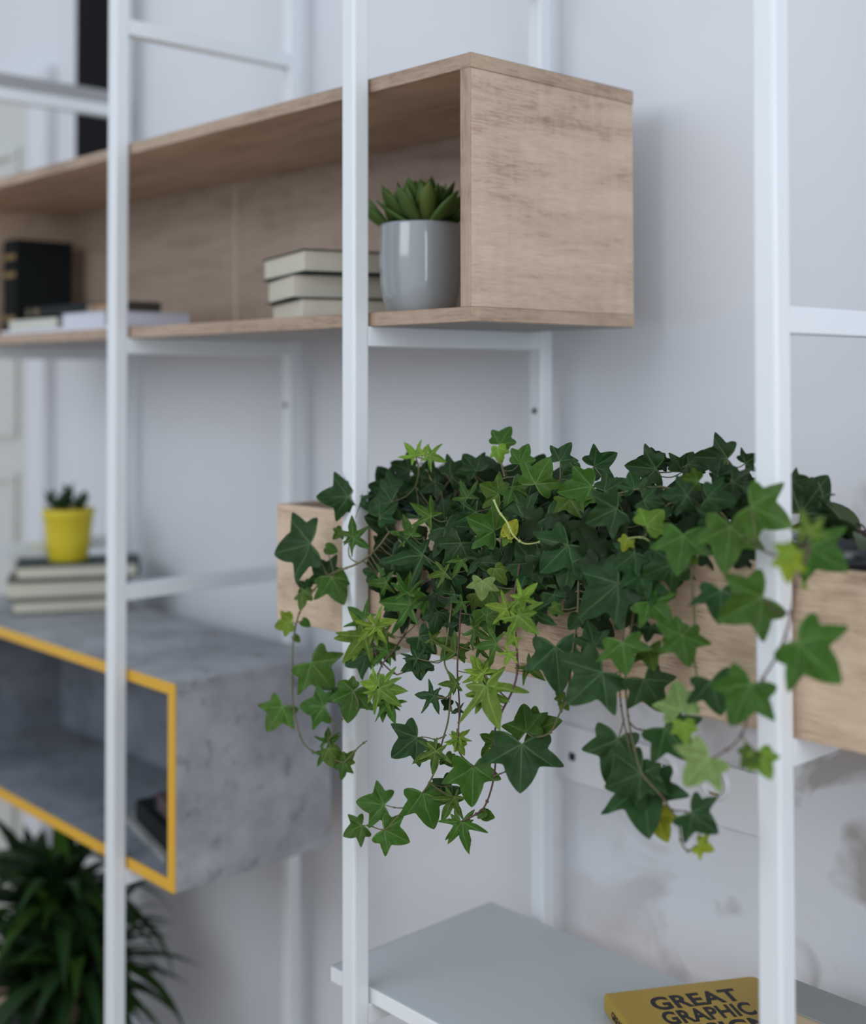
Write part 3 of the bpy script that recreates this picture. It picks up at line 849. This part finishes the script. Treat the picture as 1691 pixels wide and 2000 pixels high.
for (cx_, cy_, n_, sc_) in ((0, 0, 20, 1.0), (-.032, -.018, 14, .8), (.03, -.02, 14, .85), (.0, .03, 12, .9)):
    for k in range(n_):
        a = k*2.39996+cx_*50; f = k/n_
        el = R(22+62*f); L = sc_*(.100-.022*f); dv = Vector((math.cos(a)*math.cos(el), math.sin(a)*math.cos(el), math.sin(el)))
        bm = bmesh.new(); fleshy_leaf(bm, GP+Vector((cx_+dv.x*.006, cy_+dv.y*.006, gh-.010)), dv, L, .034*sc_, .013)
        o = obj('leaf', bm, MT['succ'], t, smooth=True); g = random.uniform(.8, 1.25)
        o.color = (.075*g, .135*g, .035*g, 1) if random.random() < .7 else (.12*g, .17*g, .04*g, 1)

# books and magazines at the left end of the oak box
def upright(label, u0, u1, vtop, Yf, depth, cover, page, group=None):
    a = atY(u0, 600, Yf).x; b = atY(u1, 600, Yf).x; zt = atY(u1, vtop, Yf).z; z0 = FLOOR1+.0005
    t = thing('book', ((a+b)/2, Yf+depth/2, z0), label, 'book', group)
    bm = bmesh.new(); box(bm, a, a+.0025, Yf, Yf+depth, z0, zt, bevel=.0005, seg=1); box(bm, b-.0025, b, Yf, Yf+depth, z0, zt, bevel=.0005, seg=1)
    box(bm, a+.0025, b-.0025, Yf, Yf+.0025, z0, zt); obj('cover', bm, cover, t)
    bm = bmesh.new(); box(bm, a+.0027, b-.0027, Yf+.0027, Yf+depth-.004, z0+.003, zt-.003); obj('page_block', bm, page, t)
    for zz in (.18, .62, .8):
        bm = bmesh.new(); h = zt-z0; box(bm, a+.004, b-.004, Yf-.0004, Yf+.0001, z0+h*zz, z0+h*zz+.012); obj('gold_band', bm, MT['gold'], t)
    return a, b
upright('tall black hardback standing upright at the left end of the oak box', 6, 31, 466, BF+.15, .150, MT['black_cover'], MT['page'])
Zs = FLOOR1+.0005
o1 = atY(2, 600, BF+.012)
Lb = atY(205, 600, BF+.012).x-o1.x
book('magazine', 'thin pale magazine lying under the other papers at the left end', 'magazine', Vector((o1.x, BF+.012, Zs)), 0, Lb+.02, .21, .008, MT['white_cover'], MT['pagew'], 'y0', ct=.0008)
o2 = atY(18, 600, BF+.030); o3 = atY(112, 600, BF+.030)
book('book', 'cream paperback lying left of the white one, below the dark books', 'book', Vector((o2.x, BF+.030, Zs+.0082)), 0, o3.x-o2.x-.004, .19, .024, MT['cream_cover'], MT['page'], 'y0')
o4 = atY(118, 600, BF+.022)
book('book', 'thick white glossy paperback behind the left-hand post', 'book', Vector((o4.x, BF+.022, Zs+.0082)), 0, .185, .195, .030, MT['white_cover'], MT['pagew'], 'y1', ct=.001)
o5 = atY(50, 590, BF+.06); o6 = atY(168, 590, BF+.06)
t, Mb = book('book', 'dark green hardback with gold spine lettering lying on the cream paperback', 'book', Vector((o5.x, BF+.060, Zs+.0388)), 0, o6.x-o5.x, .11, .023, MT['black_cover'], MT['page'], 'y0')
for xx in (.006, .014, .045, .052, .059):
    bm = bmesh.new(); box(bm, xx, xx+.004, -.0005, .0001, .005, .018, M=Mb); obj('gold_band', bm, MT['gold'], t)
o7 = atY(172, 590, BF+.07); 
book('book', 'tan-paged dark olive hardback lying behind the left-hand post', 'book', Vector((o7.x, BF+.07, Zs+.0388)), 0, .125, .10, .022, MT['olive_cover'], MT['brown_cover'], 'x1')

# yellow pot on three books on the grey box
A = R(62); ux = Vector((math.cos(A), math.sin(A), 0))
zb = GZT+.0004; hts = [('bottom', .034, 22, 1203), ('middle', .0445, 12, 1174), ('top', .0365, 30, 1136)]
for pos, th, u, v in hts:
    c = on_plane(u, v, (0, 0, zb), Vector((0, 0, 1)))
    L_ = {'bottom': .265, 'middle': .275, 'top': .278}[pos]
    book('book', {'bottom': 'thin cream-paged book directly on the grey box, lowest under the yellow pot',
                  'middle': 'cream-paged book, middle of the three under the yellow pot',
                  'top': 'dark teal hardback with cream pages right under the yellow pot'}[pos], 'book',
         Vector((c.x, c.y, zb)), 62+{'bottom': 1, 'middle': 0, 'top': -1}[pos], L_, .145, th,
         {'bottom': MT['grey_cover'], 'middle': MT['grey_cover'], 'top': MT['teal_cover']}[pos], MT['page'], 'x1', 'books under the yellow pot', ct=.0055, rounded=True)
    zb += th+.0003
yp = atZ(133, 1094, zb); yp.z = zb
yr = .5*100*( (yp-CAM).dot(Fw) )/FPX; yh = 101*((yp-CAM).dot(Fw))/FPX
t = thing('plant_pot', yp, 'small bright yellow ceramic pot on a stack of books', 'pot')
bm = bmesh.new(); lathe(bm, [(0, 0), (yr*.70, 0), (yr*.74, .003), (yr*.86, yh*.45), (yr*.95, yh*.84), (yr, yh*.87), (yr, yh*.985), (yr*.98, yh), (yr*.93, yh), (yr*.91, yh-.004), (yr*.87, yh-.02), (0, yh-.02)], 56, yp)
obj('pot_body', bm, MT['ypot'], t, smooth=True)
bm = bmesh.new(); lathe(bm, [(0, yh-.008), (yr*.6, yh-.009), (yr*.88, yh-.012), (yr*.865, yh-.0195), (0, yh-.0198)], 32, yp); obj('soil', bm, MT['soil'], t, smooth=True)
t = thing('succulent', yp+Vector((0, 0, yh-.008)), 'dark green small-leaved succulent sprigs in the yellow pot', 'plant')
for si, (ox, oy, hh, lean) in enumerate(((-.024, -.006, .034, -.5), (-.003, .0, .050, .05), (.016, .01, .028, .3), (-.012, .014, .026, -.2), (.028, -.004, .022, .5), (.006, -.02, .022, 0))):
    b0 = yp+Rt*ox+Vector((0, oy, yh-.009)); tipp = b0+Rt*(lean*hh)+Vector((0, 0, hh))
    bm = bmesh.new(); tube(bm, smooth_path([b0, (b0+tipp)/2, tipp], 3), .0022, .0014, 6); obj('stem', bm, MT['stem'], t, smooth=True)
    for k in range(9):
        f = .25+.75*k/8; a = k*2.4+si; p = b0.lerp(tipp, f)
        dv = Vector((math.cos(a), math.sin(a), .6+f*.6)); bm = bmesh.new(); fleshy_leaf(bm, p, dv, .027, .016, .006)
        o = obj('leaf', bm, MT['succ'], t, smooth=True); g = random.uniform(.8, 1.2); o.color = (.028*g, .060*g, .022*g, 1)

# things lying inside the grey box
zi = GZ+GT+.0013
a_ = atZ(225, 1573, zi+.016); b_ = atZ(318, 1672, zi+.016); dd = b_-a_; an = math.degrees(math.atan2(dd.y, dd.x))
far = GX-GT-.004
L0 = .26; d1 = dd.normalized(); n1 = Vector((-d1.y, d1.x, 0))
e0 = b_+d1*max(0, min(.03, (far-b_.x)/max(d1.x, .1)-.004)); e0.z = 0
def inbox(label, kind, h0, th, back, shift, L_, W_, cov, pg, sp, ct=.002):
    shift += (W_+back)*abs(n1.x)/d1.x; o = e0-d1*(L_+shift)+n1*back; book(kind, label, kind, Vector((o.x, o.y, h0)), an, L_, W_, th, cov, pg, sp, ct=ct)
inbox('grey-edged magazine lying near the front inside the yellow-edged box', 'magazine', zi, .016, 0, .0, .26, .12, MT['filegrey'], MT['greyshelf'], 'y1', .001)
inbox('black hardback lying on the magazine inside the yellow-edged box', 'book', zi+.0164, .040, .012, .0, .22, .095, MT['black_cover'], MT['olive_cover'], 'y0')
inbox('dusty pink book on top of the black one inside the yellow-edged box', 'book', zi+.0568, .030, .03, .01, .14, .07, MT['pinkish'], MT['pinkish'], 'x0')

# ------------------------------------------------------------------ yellow book on the low shelf
BTH = .027
ba = 60.2; e1 = Vector((math.cos(R(ba)), math.sin(R(ba)), 0)); e2 = Vector((-e1.y, e1.x, 0))
tl = atZ(1180, 1941, SHELF+BTH+.0006); tr = atZ(1478, 1907, SHELF+BTH+.0006)
Wb = min((tr-tl).dot(e1), .24); Hb = .27
org = Vector((tl.x, tl.y, SHELF+.0006))
MB_ = Matrix.Translation(org) @ Matrix.Rotation(R(ba), 4, 'Z')
t = thing('book', org, 'mustard yellow graphic design book with black title lying on the low shelf', 'book')
def rounded_slab(x0, x1, y0, y1, z0, z1, r):
    bm = bmesh.new(); pts = []
    pts += [(x0, y0), ]
    for cx_, cy_, a0 in ((x1-r, y0+r, -90), (x1-r, y1-r, 0)):
        for k in range(7): a = R(a0+15*k); pts.append((cx_+r*math.cos(a), cy_+r*math.sin(a)))
    pts.append((x0, y1))
    lo = [bm.verts.new(MB_ @ Vector((x, y, z0))) for x, y in pts]; hi = [bm.verts.new(MB_ @ Vector((x, y, z1))) for x, y in pts]
    bm.faces.new(lo[::-1]); bm.faces.new(hi)
    for i in range(len(pts)): j = (i+1) % len(pts); bm.faces.new((lo[i], lo[j], hi[j], hi[i]))
    return bm
bm = rounded_slab(.003, Wb, -Hb, 0, BTH-.002, BTH, .013)
b2 = rounded_slab(.003, Wb, -Hb, 0, 0, .002, .013)
me_ = bpy.data.meshes.new('tmp'); b2.to_mesh(me_); b2.free(); bm.from_mesh(me_); bpy.data.meshes.remove(me_)
# softly rounded spine
n = 8; rows = []
for k in range(n+1):
    a = R(90+180*k/n); rows.append((.003+.0035*math.cos(a), BTH/2+BTH/2*math.copysign(abs(math.sin(a))**.5, math.sin(a))))
va = [[bm.verts.new(MB_ @ Vector((x, yy, zz))) for x, zz in rows] for yy in (-Hb, 0)]
for k in range(n): bm.faces.new((va[0][k], va[0][k+1], va[1][k+1], va[1][k]))
bm.faces.new(va[0][::-1]); bm.faces.new(va[1])
obj('cover', bm, MT['yellow_cover'], t)
obj('page_block', rounded_slab(.004, Wb-.004, -Hb+.004, -.004, .0022, BTH-.0022, .010), MT['page'], t)
def text_obj(name, s, M, size, sx, m, parent, label=None, off=.034):
    cu = bpy.data.curves.new(name, 'FONT'); cu.body = s; cu.size = size; cu.extrude = .00015; cu.offset = off*size; cu.space_character = 1.06
    to = bpy.data.objects.new(name, cu); COL.objects.link(to); bpy.context.view_layer.update()
    dg = bpy.context.evaluated_depsgraph_get(); me = bpy.data.meshes.new_from_object(to.evaluated_get(dg)); bpy.data.objects.remove(to)
    me.transform(M @ Matrix.Diagonal((sx, 1, 1, 1))); me.materials.append(m)
    o = bpy.data.objects.new(name, me); COL.objects.link(o); o.parent = parent; o.matrix_parent_inverse = parent_world(parent).inverted()
    return o
def fit_text(s, u0v0, u1v1, ubl, m=MT['black_ink']):
    """u0v0/u1v1: upper left and upper right of the line on the cover, ubl: lower left"""
    inv = MB_.inverted(); zz = SHELF+.0006+BTH
    a = inv @ atZ(*u0v0, zz); b = inv @ atZ(*u1v1, zz); c = inv @ atZ(*ubl, zz)
    hgt = a.y-c.y; wid = b.x-a.x; size = hgt/.70
    o = text_obj('title_lettering', s, MB_, size, 1, m, t)
    xs = [ (inv @ v.co).x for v in o.data.vertices ]; ys = [(inv @ v.co).y for v in o.data.vertices]
    sx = wid/(max(xs)-min(xs))
    T2 = MB_ @ Matrix.Translation((a.x-min(xs)*sx, c.y-min(ys)*1.0, BTH+.0001)) @ Matrix.Diagonal((sx, 1, 1, 1)) @ inv
    o.data.transform(T2)
    return a, b, c
fit_text('GREAT', (1264, 1952), (1430, 1931), (1288, 1974))
fit_text('GRAPHIC', (1287, 1980), (1461, 1959), (1305, 2003))
fit_text('DESIGN', (1306, 2010), (1494, 1985), (1328, 2034))
# spine title
Ms = MB_ @ Matrix.Translation((-.0007, -.03, .008)) @ Matrix(((0, 0, -1, 0), (-1, 0, 0, 0), (0, 1, 0, 0), (0, 0, 0, 1)))
text_obj('spine_lettering', 'GREAT GRAPHIC DESIGN', Ms, .014, .9, MT['black_ink'], t)

# beige booklet and grey folder behind the nearest post
p = atZ(1552, 1958, SHELF+.02)
book('book', 'beige-covered book lying just behind the yellow one, right of the nearest post', 'book', Vector((tl.x, tl.y, SHELF+.0006))+e1*(Wb+.012)-e2*.20, ba, .07, .15, .016, MT['beige_cover'], MT['page'], 'x1')
q = atY(1560, 1925, BB-.03)
book('box_file', 'flat greenish grey folder at the back of the low shelf, right of the nearest post', 'folder', Vector((q.x-.03, BB-.085, SHELF+.0006)), 0, .55, .080, max(.01, min(.08, q.z-SHELF-.007)), MT['filegrey'], MT['beige_cover'], 'y1')

# ------------------------------------------------------------------ wall sockets
def wx(u, v): p = atY(u, v, WALL); return p.x, p.z
xa, za = wx(1078, 1405); xb, _ = wx(1500, 1560); _, zbot = wx(1100, 1517)
t = thing('socket_plate', ((xa+xb)/2, WALL, (za+zbot)/2), 'white wall plate with two round sockets and a small black port', 'wall socket')
bm = bmesh.new(); box(bm, xa, xb, WALL-.010, WALL-.0003, zbot, za, bevel=.003); obj('plate', bm, MT['socket'], t)
zc = (wx(1302, 1497)[1]+wx(1405, 1530)[1])/2
for (u, v) in ((1305, 1500), (1405, 1532)):
    x, _z = wx(u, v)
    bm = bmesh.new(); lathe(bm, [(.027, 0), (.024, .006), (.0215, .007), (.0205, .0055), (.0195, .0012), (0, .001)], 40)
    bmesh.ops.transform(bm, matrix=Matrix.Translation((x, WALL-.0100, zc)) @ Matrix.Rotation(R(90), 4, 'X'), verts=bm.verts); r_ = obj('socket_ring', bm, MT['socket'], t, smooth=True)
    bm = bmesh.new()
    box(bm, x-.010, x+.006, WALL-.0135, WALL-.0112, zc-.0185, zc-.0135, bevel=.001); obj('warm_reflection', bm, MT['warm_reflect'], r_)  # brown block paints the warm reflection at the bottom of the recess
    bm = bmesh.new(); box(bm, x-.0025, x+.0025, WALL-.0125, WALL-.0111, zc+.003, zc+.008); obj('pin_hole', bm, MT['bolt'], r_)
x, z_ = wx(1125, 1476)
obj('data_port', bx(x-.0065, x+.0065, WALL-.0115, WALL-.0095, z_-.006, z_+.007, bevel=.001), MT['plastic'], t)

# ------------------------------------------------------------------ tall black panel on the wall
xa = atY(150, 150, WALL-.03).x; xb = atY(238, 150, WALL-.03).x
t = thing('wall_screen', ((xa+xb)/2, WALL-.02, Z2+.33), 'tall narrow black panel on the wall behind the left post', 'screen')
obj('screen_body', bx(xa, xb, WALL-.034, WALL-.0005, Z2+.25, 3.0, bevel=.003), MT['screen'], t)
obj('screen_glass', bx(xa+.006, xb-.006, WALL-.0352, WALL-.0341, Z2+.256, 2.99), MT['screen'], t)

# ------------------------------------------------------------------ leafy floor plant, lower left
c0 = atY(120, 1800, .17)
FX, FY = c0.x, .17
t = thing('potted_palm', (FX, FY, 0), 'dark green strappy-leaved floor plant under the yellow-edged box', 'plant')
bm = bmesh.new(); lathe(bm, [(0, 0), (.11, 0), (.12, .01), (.14, .24), (.15, .25), (.15, .27), (.135, .27), (.13, .24), (0, .24)], 40, (FX, FY, 0)); obj('pot', bm, MT['terracotta'], t, smooth=True)
heads = []
for k, (ox, oy, hz) in enumerate(((0, 0, H-1.17), (-.12, .0, H-1.22), (.12, -.02, H-1.28), (.0, .03, H-1.40), (-.05, -.05, H-1.36))):
    top_ = Vector((FX+ox, FY+oy, hz)); heads.append(top_)
    bm = bmesh.new(); tube(bm, smooth_path([(FX+ox*.3, FY+oy*.3, .235), (FX+ox*.7, FY+oy*.7, .3), top_], 5), .013, .009, 8); obj('trunk', bm, MT['trunk'], t, smooth=True)
for hi, hd in enumerate(heads):
    for k in range(44):
        a = k*2.39996+hi*1.1; f = k/44; el = R(8+72*f)
        dv = Vector((math.cos(a)*math.cos(el), math.sin(a)*math.cos(el)*.75, math.sin(el)))
        L_ = random.uniform(.24, .36)*(1-.15*f)
        # keep blades from running into the wall or the box above
        dv.normalize()
        if hd.y+dv.y*L_ > WALL-.06: L_ = (WALL-.06-hd.y)/dv.y
        if hd.z+dv.z*L_*.8 > GZ-.03 and hd.y > BF-.1: L_ = min(L_, max(.12, (GZ-.03-hd.z)/max(dv.z, .1)))
        bm = bmesh.new(); strap_leaf(bm, hd-Vector((0, 0, .02*(1-f))), dv, L_, random.uniform(.030, .044), random.uniform(.9, 1.9), n=10)
        o = obj('leaf', bm, MT['blade'], t, smooth=True); g = random.uniform(.6, 1.4)
        o.color = (.016*g, .042*g, .012*g, 1) if random.random() < .8 else (.035*g, .085*g, .012*g, 1)
